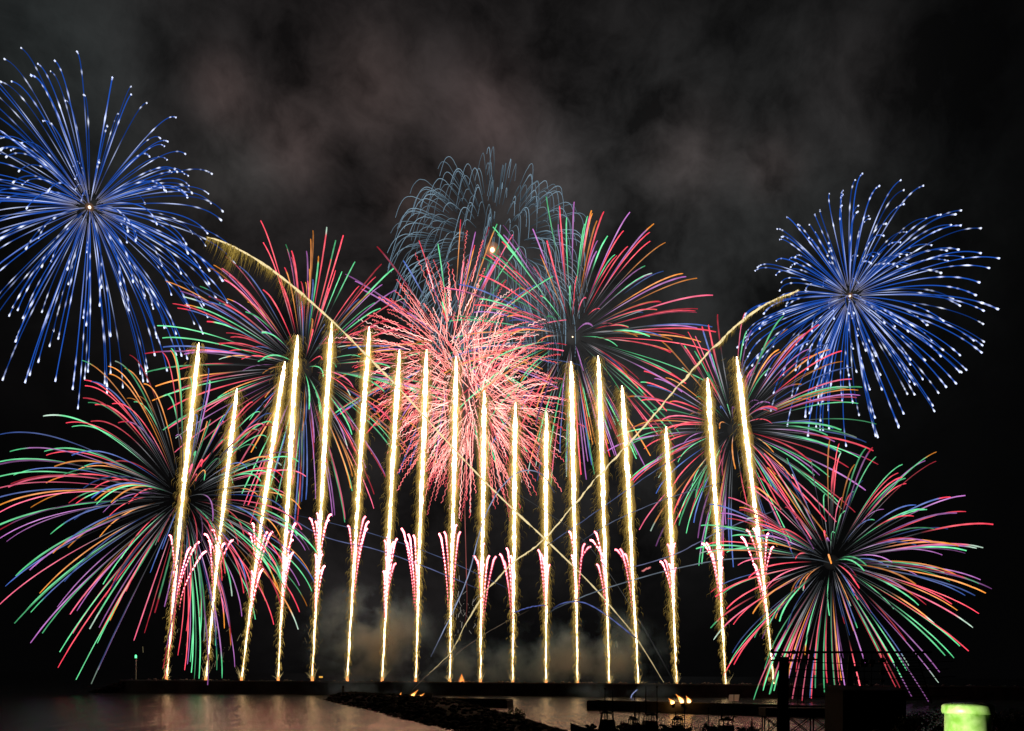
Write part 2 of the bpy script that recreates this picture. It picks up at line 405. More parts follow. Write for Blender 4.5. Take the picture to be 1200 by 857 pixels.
# ------------------------------------------------------------------ fishing boats
def boat(px, Y, ln, label, seed, wh=3.2, mast=7.0, heading=0.0, arch=True, top_py=None):
    r = random.Random(seed)
    b = P(px, 860, Y); X, Z = b[0], 0.0
    root = empty('fishing_boat', (X,Y,0), label, 'boat', 'fishing boats moored at the bottom of the view')
    ch, sh = math.cos(heading), math.sin(heading)
    def W(x,y,z): return (X+x*ch-y*sh, Y+x*sh+y*ch, z)
    bw = ln*.27
    st = [(-.5,.80,1.15),(-.35,.95,1.05),(-.1,1.0,1.05),(.15,.95,1.25),(.33,.68,1.65),(.44,.35,2.1),(.5,.03,2.45)]
    v=[]; f=[]
    for x,w,h in st:
        for yy,zz in ((-w*bw/2,h),(-w*bw/2*.82,.25),(0,-.6),(w*bw/2*.82,.25),(w*bw/2,h)): v.append(W(x*ln,yy,zz))
    for i in range(len(st)-1):
        for k in range(4): f.append((i*5+k,i*5+k+1,(i+1)*5+k+1,(i+1)*5+k))
        f.append((i*5+4,i*5,(i+1)*5,(i+1)*5+4))
    f.append((0,1,2,3,4)); f.append(tuple(30+k for k in (4,3,2,1,0)))
    q=MB(); q.add(v,f); q.build('hull', M_HULL, root)
    q=MB(); 
    for s in (-1,1):
        q=MB(); pts=[W(x*ln,s*w*bw/2,h+.08) for x,w,h in st]; q.tube(pts,.09,None,5); q.build('gunwale', M_CAB, root)
    # wheelhouse: solid lower walls, open window band with posts, roof
    cx = -.12*ln; l2, w2 = ln*.15, bw*.33; z0, z1, z2 = 1.0, 1.0+wh*.68, 1.0+wh
    q=MB()
    q.add([W(cx-l2,-w2,z0),W(cx+l2,-w2,z0),W(cx+l2,w2,z0),W(cx-l2,w2,z0),W(cx-l2*.8,-w2*.85,z1),W(cx+l2*.75,-w2*.85,z1),W(cx+l2*.75,w2*.85,z1),W(cx-l2*.8,w2*.85,z1)],
          [(0,1,5,4),(1,2,6,5),(2,3,7,6),(3,0,4,7),(4,5,6,7)])
    q.build('wheelhouse', M_CAB, root)
    for ax,ay in ((-1,-1),(1,-1),(1,1),(-1,1),(0,-1),(0,1)):
        q=MB(); q.bar(W(cx+ax*l2*.68,ay*w2*.78,z1),W(cx+ax*l2*.6,ay*w2*.7,z2),.2); q.build('window_post', M_CAB, root)
    q=MB(); q.add([W(cx-l2*.85,-w2*.9,z2),W(cx+l2*.95,-w2*.9,z2),W(cx+l2*.95,w2*.9,z2),W(cx-l2*.85,w2*.9,z2),
                   W(cx-l2*.5,-w2*.5,z2+.42),W(cx+l2*.5,-w2*.5,z2+.42),W(cx+l2*.5,w2*.5,z2+.42),W(cx-l2*.5,w2*.5,z2+.42)],
          [(0,3,2,1),(4,5,6,7),(0,1,5,4),(1,2,6,5),(2,3,7,6),(3,0,4,7)])
    q.build('roof', M_CAB, root)
    q=MB(); q.tube([W(cx-l2*.6,0,z2),W(cx-l2*.6,0,z2+mast*.5),W(cx-l2*.6,0,z2+mast)],[.2,.14,.07],None,6)
    q.bar(W(cx-l2*.6-.9,0,z2+mast*.35),W(cx-l2*.6+.9,0,z2+mast*.35),.08)
    for s in (-1,1): q.bar(W(cx-l2*.6,0,z2+mast*.8),W(s*.42*ln,0,1.9),.035,3)
    q.build('mast', M_STEEL, root)
    q=MB(); q.box(W(cx+l2*.2,0,z2+.55),(1.5,.25,.22),heading+r.uniform(-.6,.6)); q.box(W(cx+l2*.2,0,z2+.32),(.35,.35,.3)); q.build('radar', M_CAB, root)
    if arch:
        for s in (-1,1):
            q=MB(); pts=[W(-.40*ln, s*bw*.36*math.cos(a)*1.0, 1.1+2.1*math.sin(a)) for a in np.linspace(0,math.pi/2,7)]
            q.tube(pts,.07,None,5); q.build('stern_arch', M_STEEL, root)
    q=MB(); pr=[]
    for i,(x,w,h) in enumerate(st[3:]):
        for s in (-1,1): q.bar(W(x*ln,s*w*bw/2,h),W(x*ln,s*w*bw/2*.97,h+.75),.05)
    for s in (-1,1): q.tube([W(x*ln,s*w*bw/2*.97,h+.75) for x,w,h in st[3:]],.035,None,4)
    q.build('bow_rail', M_STEEL, root)
    q=MB()
    for k in range(26):
        x=r.choice([r.uniform(-.42,-.2),r.uniform(.08,.26)])*ln; q.rock(W(x,r.uniform(-.25,.25)*bw,1.2+r.uniform(0,1.1)),r.uniform(.25,.55),r)
    q.build('net_heap', M_HULL, root)
    q=MB(); q.box(W(cx-l2*1.9,0,1.9),(l2*1.1,w2*1.3,1.7),heading,.8); q.build('gear_locker', M_HULL, root)
    q=MB(); q.tube([W(cx+l2*.8,-w2*.4,z2),W(cx+l2*.85,-w2*.4,z2+.5),W(cx+l2*1.0,-w2*.4,z2+.8),W(cx+l2*1.25,-w2*.4,z2+.7)],.1,None,6); q.build('searchlight', M_STEEL, root)
    for i in range(5):
        q=MB(); q.tube([W(-.3*ln+i*.35,bw*.1*math.sin(i*2.),1.2),W(-.3*ln+i*.5,bw*.1,2.3),W(-.25*ln+i*.65,bw*.12,3.0+r.uniform(-.3,.5))],.045,None,4)
        q.build('fishing_rod', M_STEEL, root)
    for s in (-1,1):
        for x in (-.3,0,.2): 
            q=MB(); q.lathe([(.1,0),(.26,.12),(.26,.55),(.1,.7)], W(x*ln,s*bw*.56,.35), 8); q.build('fender', M_HULL, root)
boat(703,172,11.5,'leftmost moored fishing boat, railed bow to the left and tall thin mast',1,wh=3.4,mast=4.6,heading=math.pi-.2)
boat(739,166,8.0,'small moored boat with slanting mast stays, second from the left',2,wh=2.6,mast=5.2,heading=1.9)
boat(769,172,10.5,'broad fishing boat with tallest mast, third from the left in the row',3,wh=3.2,mast=5.6,heading=.25)
boat(797,160,8.5,'moored boat with open arched wheelhouse window under the right launch flames',4,wh=3.0,mast=1.4,heading=.9)
boat(826,150,6.0,'smallest moored boat with only its arched cabin top showing',5,wh=2.2,mast=.9,heading=1.5)
boat(857,164,10.0,'moored boat in front of the pale board, bushy deck gear and short mast',6,wh=2.7,mast=2.6,heading=.35)
boat(888,150,6.5,'low small boat with thin aerial beside the cross-braced trestle',7,wh=1.4,mast=2.6,heading=.5)
def mooring_pole(px, ptop, Y, label):
    b = P(px,880,Y); b[2] = -1; t = P(px,ptop,Y)
    root = empty('mooring_pole', (b[0],Y,0), label, 'pole', 'thin poles standing among the boats')
    q=MB(); q.tube([b,(b+t)/2,t],[.13,.11,.07],None,6); q.build('pole', M_STEEL, root)
    q=MB(); q.lathe([(.12,0),(.16,.05),(.16,.2),(.02,.28)],t,8); q.build('cap', M_STEEL, root)
mooring_pole(709,808,150,'thin dark pole rising past the pier above the leftmost boat')
mooring_pole(749,824,155,'thin dark pole between the second and third boats from the left')
mooring_pole(770,806,150,'thin tall dark pole above the broad fishing boat')
mooring_pole(802,830,158,'thin short pole behind the boat with the arched wheelhouse')
mooring_pole(830,831,150,'thin pole standing above the smallest moored boat')
mooring_pole(901,840,150,'stout pole at the left end of the cross-braced trestle')

# pale translucent board behind the boats
def board():
    c = P(860,818,200); root = empty('notice_board', (c[0],200,0), 'pale backlit square board on a post above the boats near the pier', 'board')
    m = bpy.data.materials.new('translucent_sheet'); m.use_nodes=True; t=m.node_tree; t.nodes.clear()
    tr=t.nodes.new('ShaderNodeBsdfTranslucent'); tr.inputs['Color'].default_value=(.8,.72,.66,1); o=t.nodes.new('ShaderNodeOutputMaterial'); t.links.new(tr.outputs[0],o.inputs['Surface'])
    q=MB(); w,h=1.15,.78
    q.add([(c[0]-w-.1,200,c[2]-h),(c[0]+w-.1,200,c[2]-h),(c[0]+w+.1,200,c[2]+h),(c[0]-w+.1,200,c[2]+h)],[(0,1,2,3)])
    q.build('panel', m, root)
    q=MB(); q.bar((c[0],199.9,-1),(c[0],199.9,c[2]+h),.16); q.bar((c[0]-w,199.93,c[2]-h),(c[0]+w,199.93,c[2]-h),.08); q.bar((c[0]-w,199.93,c[2]+h),(c[0]+w,199.93,c[2]+h),.08)
    q.build('post', M_STEEL, root)
board()

# ------------------------------------------------------------------ right-hand quay: trestle, gantry, shed, trees
def trestle():
    Y=180.; x0=P(893,840,Y)[0]; x1=P(1010,840,Y)[0]; z1=3.9; z2=5.6
    root=empty('trestle_bridge',((x0+x1)/2,Y,0),'dark cross-braced trestle with flat deck, water showing through its braces','bridge')
    q=MB(); q.box(((x0+x1)/2,Y,(z1+z2)/2),(x1-x0,5,z2-z1)); q.build('deck',M_STEEL,root)
    n=5; xs=np.linspace(x0+.3,x1-.3,n)
    for x in xs:
        for yy in (-.9,.9):
            q=MB(); q.bar((x,Y+yy,-1),(x,Y+yy,z1),.3); q.build('column',M_STEEL,root)
    for i in range(n-1):
        for yy in (-.9,.9):
            q=MB(); q.bar((xs[i],Y+yy,.1),(xs[i+1],Y+yy,z1),.2); q.build('cross_brace',M_STEEL,root)
            q=MB(); q.bar((xs[i],Y+yy+.2,z1),(xs[i+1],Y+yy+.2,.1),.2); q.build('cross_brace',M_STEEL,root)
    q=MB()
    for x in np.arange(x0,x1,1.6): q.bar((x,Y-2.4,z2),(x,Y-2.4,z2+1.1),.06)
    for h in (.55,1.1): q.bar((x0,Y-2.4,z2+h),(x1,Y-2.4,z2+h),.06)
    q.build('railing',M_STEEL,root)
trestle()
def gantry():
    Y=110.
    def G(px,py): return P(px,py,Y)
    g=G(920,790)
    root=empty('steel_gantry',(g[0],Y,2),'tall black steel gantry with overhead beam silhouetted against the lower right burst','gantry')
    q=MB(); a=G(919,770); q.tube([(a[0],Y,1.5),(a[0]-.15,Y,6),a],[.78,.74,.62],None,8); q.build('column',M_STEEL,root)
    q=MB(); b=G(996,768); q.tube([(b[0],Y,1.5),(b[0],Y,8),b],[.8,.7,.18],None,6); q.build('column',M_STEEL,root)
    q=MB(); q.bar(G(903,764.5),G(1092,764.5),.28); q.bar(G(903,774),G(960,773),.22)
    for px in range(905,960,9): q.bar(G(px,764.5),G(px+5,773.5),.14)
    q.build('overhead_beam',M_STEEL,root)
    for px,py in ((905,762),(914,762),(930,763),(948,763)):
        q=MB(); q.lathe([(.12,-.3),(.3,-.2),(.18,0),(.3,.1),(.12,.25)],G(px,py+1),8); q.build('insulator',M_STEEL,root)
    q=MB(); r=random.Random(8)
    for py in np.arange(770,822,3.6): q.bar(G(1046+ (py-770)*.25,py),G(1074+(py-770)*.33,py+r.uniform(-.4,.4)),.13)
    q.bar(G(1046,766),G(1060,824),.16); q.bar(G(1074,766),G(1092,824),.16)
    q.build('ladder_rack',M_STEEL,root)
    for k,(py,q1) in enumerate(((775,1118),(784,1112),(793,1120),(806,1122),(815,1125))):
        q=MB(); pts=[G(px, py+ 3*math.sin((px-925)/(q1-925)*math.pi)) for px in np.linspace(925,q1,20)]
        q.tube(pts,.055,None,4); q.build('cable',M_STEEL,root)
    for px in (938,947,985,1003,1012,1022,1034):
        q=MB(); a=G(px,765); b=G(px+r.uniform(-6,6),824); q.bar(a,b,.10); q.build('hanging_rope',M_STEEL,root)
        if px>990:
            for k in range(4):
                t=r.uniform(.12,.75); q=MB(); q.box(a*(1-t)+b*t,(r.uniform(.3,.9),.3,r.uniform(.2,.7))); q.build('pulley_block',M_STEEL,root)
gantry()
def warehouse():
    Y=104.; a=P(988,809,Y); b=P(1062,809,Y); z=P(1025,808,Y)[2]
    root=empty('warehouse',((a[0]+b[0])/2,Y,2),'unlit black quayside shed with flat pitched roof right of the gantry column','shed')
    w=b[0]-a[0]; cx=(a[0]+b[0])/2
    q=MB(); q.box((cx,Y+3,z/2+.4),(w,6,z-.9)); q.build('wall',M_STEEL,root)
    q=MB(); y0,y1=Y-.4,Y+6.4; zz=z-.04
    q.add([(cx-w*.53,y0,zz-.1),(cx+w*.53,y0,zz-.1),(cx+w*.53,y1,zz-.1),(cx-w*.53,y1,zz-.1),(cx-w*.53,Y+3,zz+.5),(cx+w*.53,Y+3,zz+.3)],[(0,1,5,4),(2,3,4,5),(0,4,3),(1,2,5),(0,3,2,1)])
    q.build('roof',M_STEEL,root)
    q=MB(); q.box((cx-1.2,Y-.03,3.2),(2.4,.08,2.6)); q.build('door',M_HULL,root)
    for k in (1.6,2.9):
        q=MB(); q.box((cx+k,Y-.03,4.6),(.8,.08,.9)); q.build('window',M_HULL,root)
warehouse()
r_=random.Random(21)
TR=[(1085,826,92,'dense black tree just right of the quayside shed'),(1120,829,84,'dark tree crown behind the yellow-green capped pipe'),
    (1165,833,88,'dark tree right of the yellow-green capped pipe'),(1205,826,95,'dark tree cut by the right edge of the view')]
for i,(px,py,Y,lab) in enumerate(TR):
    t=P(px,py,Y); h=t[2]-1.4
    root=empty('tree',(t[0],Y,1.5),lab,'tree','dark trees on the quay at the lower right')
    r=random.Random(40+i)
    q=MB(); q.tube([(t[0],Y,1.2),(t[0]+.2,Y,1.5+h*.4),(t[0]-.1,Y,1.5+h*.8)],[.35,.22,.06],None,7)
    for k in range(6):
        a=r.uniform(0,6.28); z=1.5+h*r.uniform(.3,.6); q.tube([(t[0]+.1,Y,z),(t[0]+math.cos(a)*1.2,Y+math.sin(a)*1.2,z+.9),(t[0]+math.cos(a)*2.2,Y+math.sin(a)*2.2,z+1.4)],[.14,.09,.03])
    q.build('trunk',M_BARK,root)
    q=MB(); W=3.1; cl=[(r.uniform(-.8,.8)*W,r.uniform(-.7,.7)*W,h*r.uniform(.25,.85),r.uniform(.7,1.2)) for _ in range(26)]
    for k in range(5200):
        c=r.choice(cl); d=np.array([r.gauss(0,1) for _ in range(3)]); d/=np.linalg.norm(d)
        p=np.array([t[0],Y,1.5])+np.array(c[:3])+d*c[3]*r.uniform(.3,1.15); u=np.array([r.gauss(0,1) for _ in range(3)]); u/=np.linalg.norm(u); w_=np.cross(u,d); s=r.uniform(.10,.2)
        q.add([p-u*s,p+w_*s*.6,p+u*s,p-w_*s*.6],[(0,1,2,3)])
    q.build('crown',M_LEAF,root)

# capped pipe close to the viewer, lit by the street lamp standing beside it
def pipe():
    Y=18.0; c=P(1134,830,Y); R=.46; zt=P(1134,823,Y)[2]; g=10.3
    root=empty('capped_pipe',(c[0],Y,g),'short fat painted pipe with overhanging cap glowing yellow green under lamplight','pipe')
    m=mat('yellow_green_paint',(.36,.56,.20),.4,.25,4.5,rgb2=(.16,.33,.05),bump=.05)
    q=MB(); q.lathe([(R*.93,-.2),(R*.93,zt-.2-g)],(c[0],Y,g),48); q.build('pipe_body',m,root,smooth=False)
    q=MB(); z=zt-g; q.lathe([(R*.9,z-.24),(R*1.02,z-.235),(R*1.06,z-.2),(R*1.05,z-.08),(R*.98,z-.045),(R*.6,z-.01),(R*.1,z)],(c[0],Y,g),48)
    q.build('cap',m,root)
    for k in range(8):
        q=MB(); a=k*math.pi/4+.2; q.lathe([(.02,-.006),(.02,.018),(.006,.02)],(c[0]+math.cos(a)*R*.8,Y+math.sin(a)*R*.8,zt-.028),6); q.build('bolt',M_STEEL,root)
    for ob in root.children:
        if ob.name.startswith(('pipe_body','cap')):
            ob.data.polygons.foreach_set('use_smooth',[len(p.vertices)==4 for p in ob.data.polygons])
    # street lamp, left of the pipe and just under the frame
    lx,ly,lz=c[0]-2.6,Y-1.85,g+.62
    lr=empty('bollard_lamp',(lx,ly,g),'low garden lamp just below the frame lighting the capped pipe','lamp')
    q=MB(); q.lathe([(.09,-.1),(.07,.1),(.06,.42),(.1,.44),(.1,.46)],(lx,ly,g),12); q.build('lamp_post',M_STEEL,lr)
    q=MB(); q.lathe([(.08,.68),(.12,.69),(.02,.74)],(lx,ly,g),12); q.build('lamp_hood',M_STEEL,lr)
    ld=bpy.data.lights.new('lamp_light','SPOT'); ld.energy=1000; ld.color=(1.0,1.0,.72); ld.shadow_soft_size=.06; ld.spot_size=math.radians(38); ld.spot_blend=.5
    lo=bpy.data.objects.new('lamp_light',ld); col.objects.link(lo); lo.parent=lr; lo.location=(0,0,.57)
    dv=Vector((c[0]-lx,Y-ly,zt-.3-lz)); lo.rotation_euler=dv.to_track_quat('-Z','Y').to_euler()
pipe()

# ------------------------------------------------------------------ fireworks
RED=(.86,.045,.085); PINK=(.80,.10,.20); GREEN=(.10,.62,.25); ORANGE=(.74,.24,.03); PURPLE=(.33,.10,.36); BLUE=(.035,.085,.33); WHITEG=(.45,.62,.50)
def lerp(a,b,t): return np.asarray(a)*(1-t)+np.asarray(b)*t

def star_path(d, R, k, sh, n, s0=0.0, s1=1.0, wig=0, rnd=None, per=8.):
    s = np.linspace(s0, s1, n)
    f = (1-np.exp(-k*s))/(1-math.exp(-k))
    p = R*f[:,None]*d[None,:]
    g = s**2.0
    p = p + g[:,None]*np.asarray(sh)[None,:]
    return s, p

def burst(name, px, py, Y, Rpx, shift, n, style, label, seed, sides=(1,1), k=2.0, squash=1.0):
    r = random.Random(seed); nr = np.random.RandomState(seed)
    c = P(px,py,Y); u = Y/FPX
    root = empty(name, tuple(c), label, 'firework', 'round firework shells bursting in the sky')
    sh = np.array([shift[0]*u, 0, -shift[1]*u])
    trails = []
    gold = math.pi*(3-math.sqrt(5))
    for i in range(n):
        z = 1-2*(i+.5)/n; th = gold*i+nr.uniform(-.6,.6); z = max(-1,min(1,z+nr.uniform(-.12,.12))); q=math.sqrt(max(0,1-z*z))
        d = np.array([q*math.cos(th), z, q*math.sin(th)])      # poles face the viewer
        R = Rpx*u*r.uniform(.90,1.04)*(sides[1] if d[0]>0 else sides[0])
        R = Rpx*u*(r.uniform(.90,1.05) if r.random()<.75 else r.uniform(.68,.92))*(1+(sides[1]-1)*max(0,d[0])+(sides[0]-1)*max(0,-d[0]))
        m = MBtrail(d, R, k, sh, c, u, style, r, nr, i)
        if m is not None: trails.append(m)
    trails.sort(key=lambda m: -m.size)
    for m in trails[:100]: m.build('star_trail', M_STAR, root, colour=True)
    if len(trails) > 100:
        q = MB()
        for m in trails[100:]:
            q.v += m.v; q.c += m.c
            q.f += [tuple(a+q.n for a in f) for f in m.f]; q.n += m.n
        o = q.build('star_trail_mass', M_STAR, root, colour=True); tag(o, kind='stuff')
    return root, c, u

def MBtrail(d, R, k, sh, c, u, style, r, nr, i):
    m = MB()
    if style in ('multi','multi_dense'):
        colr = r.choice([RED]*5+[GREEN]*5+[ORANGE]*3+[PINK]*2+[PURPLE]*3+[BLUE]*2)
        br = r.choice([r.uniform(.3,.8),r.uniform(.9,1.5),r.uniform(1.0,1.8)])
        n = 26; s,p = star_path(d,R,k,sh,n,s0=.10,s1=r.uniform(.93,1.0))
        st = r.uniform(.12,.42)
        t = np.clip((s-st)/.16,0,1)[:,None]
        grey = np.array([.06,.065,.07])*r.choice([.25,.5,1.0,1.6])
        cols = grey*(np.clip(s/.3,.25,1)[:,None])*(1-t) + np.array(colr)*br*t*(0.8+.35*s[:,None])
        hot = np.clip(1-abs(s-.62)/.35,0,1)[:,None]*.10
        cols = cols + hot*t*np.array([.9,.9,.9])*br
        if r.random()<.22:      # colour change near the end
            c2 = np.array(r.choice([GREEN,WHITEG,ORANGE,RED])); w=np.clip((s-.8)/.05,0,1)[:,None]; cols = cols*(1-w)+c2*w*br
        rad = u*(.22+.46*np.clip((s-.15)/.4,0,1))*r.uniform(.65,1.2)
        rad = rad*np.interp(s,[0,.8,.97,1],[1,1.05,.8,.4]); cols = cols*(1+.16*np.sin(s*r.uniform(25,60)+i))[:,None]; cen=np.clip(1-abs(s-.3)/.12,0,1)[:,None]; cols = cols + cen*np.array([.22,.22,.24])*r.choice([0,0,.4,1.2])
        jit = np.cumsum(nr.normal(0,.10*u,(n,3)),axis=0); p = p+jit*np.clip(s-.3,0,1)[:,None]
    elif style=='blue':
        n = 64; s,p = star_path(d,R,k,sh,n,s0=.05,s1=r.uniform(.92,1.0))
        base = np.array([.012,.075,.42])*r.uniform(.35,1.3)
        cols = np.tile(base,(n,1)); rad = np.full(n,u*r.uniform(.42,.62))
        near = np.exp(-((s-r.uniform(.12,.4))/r.uniform(.04,.1))**2)[:,None]; cols = cols + near*np.array([.55,.6,.72])*r.choice([0,.3,.6,1.0])
        inn = np.clip((.12-s)/.1,0,1)[:,None]; cols = cols*(1-inn)+inn*np.array([.25,.22,.2])
        fl = [s[-1]-.012] + [r.uniform(.35,.9) for _ in range(r.choice([1,2,2,3]))]
        if r.random()<.5: fl.append(s[-1]-r.uniform(.05,.12))
        for j,sf in enumerate(fl):
            w = .020 if j==0 else r.uniform(.012,.030)
            g = np.exp(-((s-sf)/w)**2); cols = cols + g[:,None]*np.array([1.0,1.05,1.15])*(1.2 if j==0 else r.uniform(.2,.9))
            rad = rad + g*u*(.55 if j==0 else .28)
        rad = rad*np.clip((s+.12)/.35,.35,1)
    elif style=='dome':
        n = 30; s,p = star_path(d,R,k,sh*0,n,s0=.30,s1=r.uniform(.86,1.04)); p = p + (s**4.5)[:,None]*sh[None,:]*r.uniform(.7,1.3)
        b = r.uniform(.35,1.1); cols = np.array([.17,.27,.36])*b*np.clip((s-.25)/.4,.25,1)[:,None]
        tip = np.exp(-((s-.62)/.16)**2)[:,None]; cols = cols + tip*np.array([.10,.14,.16])*b
        rad = np.full(n,u*.36)*np.clip(1.2-s*.5,.4,1)
        p = p + np.cumsum(nr.normal(0,.12*u,(n,3)),axis=0)
    elif style=='pink':
        n = 60; d = d+nr.normal(0,.16,3); d/=np.linalg.norm(d); s,p = star_path(d,R,k,sh,n,s0=r.uniform(.12,.5),s1=r.uniform(.72,1.02)); p = p+nr.normal(0,9*u,3)*np.array([1,1,.8])
        b = r.uniform(.6,1.15)
        hotc = np.array([3.2,1.15,.95]); cool=np.array([1.05,.07,.12])
        w = np.clip((s-.15)/.65,0,1)[:,None]; w=w**.7*r.uniform(.75,1.0)
        cols = (hotc*(1-w)+cool*w)*b + (np.array([.5,.7,.6]) if r.random()<.22 else 0)
        rad = np.full(n,u*r.uniform(.22,.38))
        a = np.cross(d,[.1,1,.2]); a/=np.linalg.norm(a); e = np.cross(d,a)
        ph = r.uniform(0,6.28); arc = s*R/u; per = r.uniform(5,11)
        amp = u*r.uniform(.45,1.0)*np.clip(s*1.6-.2,0.1,1)
        p = p + (np.sin(arc/per*6.28+ph)*amp)[:,None]*a + (np.cos(arc/per*6.28*.83+ph)*amp*.6)[:,None]*e
    P3 = p + c
    ok = P3[:,2] > .4
    if not ok[0]: return None
    if not ok.all():
        e = int(np.argmin(ok)); 
        if e < 5: return None
        P3 = P3[:e]; cols = cols[:e]; rad = rad[:e]
    m.tube(P3, rad, cols, 4)
    q = P3[:, [0,2]]/P3[:,1:2]
    m.size = float(np.abs(np.diff(q,axis=0)).sum())
    return m

def core_glow(root, c, r1, mat_=None, hot=None, name='burst_core'):
    q = MB(); q.lathe([(r1*math.sin(a)+.001,-r1*math.cos(a)) for a in np.linspace(.05,math.pi-.05,12)], c, 18)
    q.build('core_glow', mat_ or M_CORE, root)
    if hot:
        q = MB(); q.lathe([(hot*math.sin(a)+.001,-hot*math.cos(a)) for a in np.linspace(.05,math.pi-.05,8)], c, 12)
        q.build(name, emit_mat('burst_core',(1.0,.72,.45),3.0), root)

M_G_BLUE = glow_volume('warm_centre_glow', (1.0,.42,.18), .022)
M_G_GREY = glow_volume('grey_centre_glow', (.55,.5,.45), .0022)
rt,c,u = burst('firework_burst',105,243,620,192,(-6,38),190,'blue','large blue starburst with white tips at the upper left edge of the sky',101,sides=(1.0,.86),k=1.7)
core_glow(rt,c,5.0*u,M_G_BLUE,1.7*u); core_glow(rt,c,12*u,M_G_GREY)
rt,c,u = burst('firework_burst',996,347,640,146,(12,26),190,'blue','blue starburst with white tips on the right, above the two right colour bursts',102,k=1.7)
core_glow(rt,c,4.0*u,M_G_BLUE,1.2*u); core_glow(rt,c,10*u,M_G_GREY)
rt,c,u = burst('firework_burst',577,293,780,122,(-6,48),330,'dome','faint grey-blue drooping dome burst with an orange spark at its centre',103,k=2.5)
core_glow(rt,c,9.0*u,M_G_BLUE,2.6*u); core_glow(rt,c,4.5*u,glow_volume('orange_centre_glow',(1.0,.30,.06),.10))
rt,c,u = burst('firework_burst',355,432,600,168,(-6,18),205,'multi','multicolour burst behind the fourth comet, left of the pink burst',104,k=1.45); core_glow(rt,c,12*u,M_G_GREY)
rt,c,u = burst('firework_burst',214,585,470,203,(-14,42),230,'multi','largest multicolour burst, at lower left, its trails touching the water',105,sides=(1,.84),k=1.45); core_glow(rt,c,7*u,M_G_BLUE)
rt,c,u = burst('firework_burst',671,395,640,160,(4,16),205,'multi','multicolour burst right of the pink burst, under the pale dome burst',106,k=1.45); core_glow(rt,c,9*u,M_G_GREY,.8*u)
rt,c,u = burst('firework_burst',861,503,600,150,(8,20),190,'multi','multicolour burst crossed by the two rightmost comets',107,k=1.45); core_glow(rt,c,9*u,M_G_GREY)
rt,c,u = burst('firework_burst',974,659,400,168,(8,22),200,'multi','multicolour burst at lower right behind the black gantry',108,k=1.45); core_glow(rt,c,9*u,M_G_GREY)
rt,c,u = burst('firework_burst',530,412,690,150,(0,10),110,'multi','multicolour burst hidden behind the bright pink crackling bursts',109,k=1.45)
rt,c,u = burst('firework_burst',530,416,660,120,(0,8),240,'pink','upper of the two bright pink wriggling bursts at the centre',110,k=1.5)
rt,c,u = burst('firework_burst',556,474,640,124,(0,18),440,'pink','lower and brighter of the two pink wriggling bursts at the centre',111,k=1.5)
core_glow(rt,c,60*u,glow_volume('pink_smoke_glow',(1.0,.42,.34),.0009))

# comets
COM = [((195,797),(233,402)),((241,797),(278,455)),((283,797),(334,424)),((326,797),(349,393)),((366,797),(389,375)),((407,798),(433,383)),
 ((448,798),(468,410)),((487,799),(500,410)),((527,799),(535,418)),((563,800),(568,458)),((601,801),(604,472)),((640,801),(640,483)),
 ((677,802),(669,424)),((714,803),(701,417)),((748,804),(729,452)),((793,804),(781,500)),((851,806),(829,443)),((908,808),(863,418))]
LAB = ['leftmost tall yellow-white comet column, rising over the lower left multicolour burst',
 'second comet column from the left, clearly shorter than the ones beside it',
 'third comet column from the left, leaning most strongly to the right',
 'fourth comet column from the left, passing through the centre of a multicolour burst',
 'fifth comet column from the left, topped where the diagonal streak crosses it',
 'sixth comet column from the left, nearly the tallest, left of the pink burst',
 'seventh comet column from the left, at the left rim of the pink burst',
 'eighth comet column from the left, over the left half of the pink burst',
 'ninth comet column from the left, through the heart of the pink burst',
 'tenth comet column from the left, starting lower in the right half of the pink burst',
 'eleventh comet column from the left, with the pale arch starting beside it',
 'twelfth column from the left, upright and shortest of the middle group, where the diagonals cross',
 'thirteenth comet column from the left, right beneath the centre of a multicolour burst',
 'fourteenth comet column from the left, first one leaning left beyond that burst',
 'fifteenth comet column from the left, crossed halfway up by the rising diagonal streak',
 'sixteenth and shortest comet column, right of a gap, third from the right',
 'second comet column from the right, through the left half of a multicolour burst',
 'rightmost comet column, bending left, its base partly hidden by the gantry']
YC = 499.
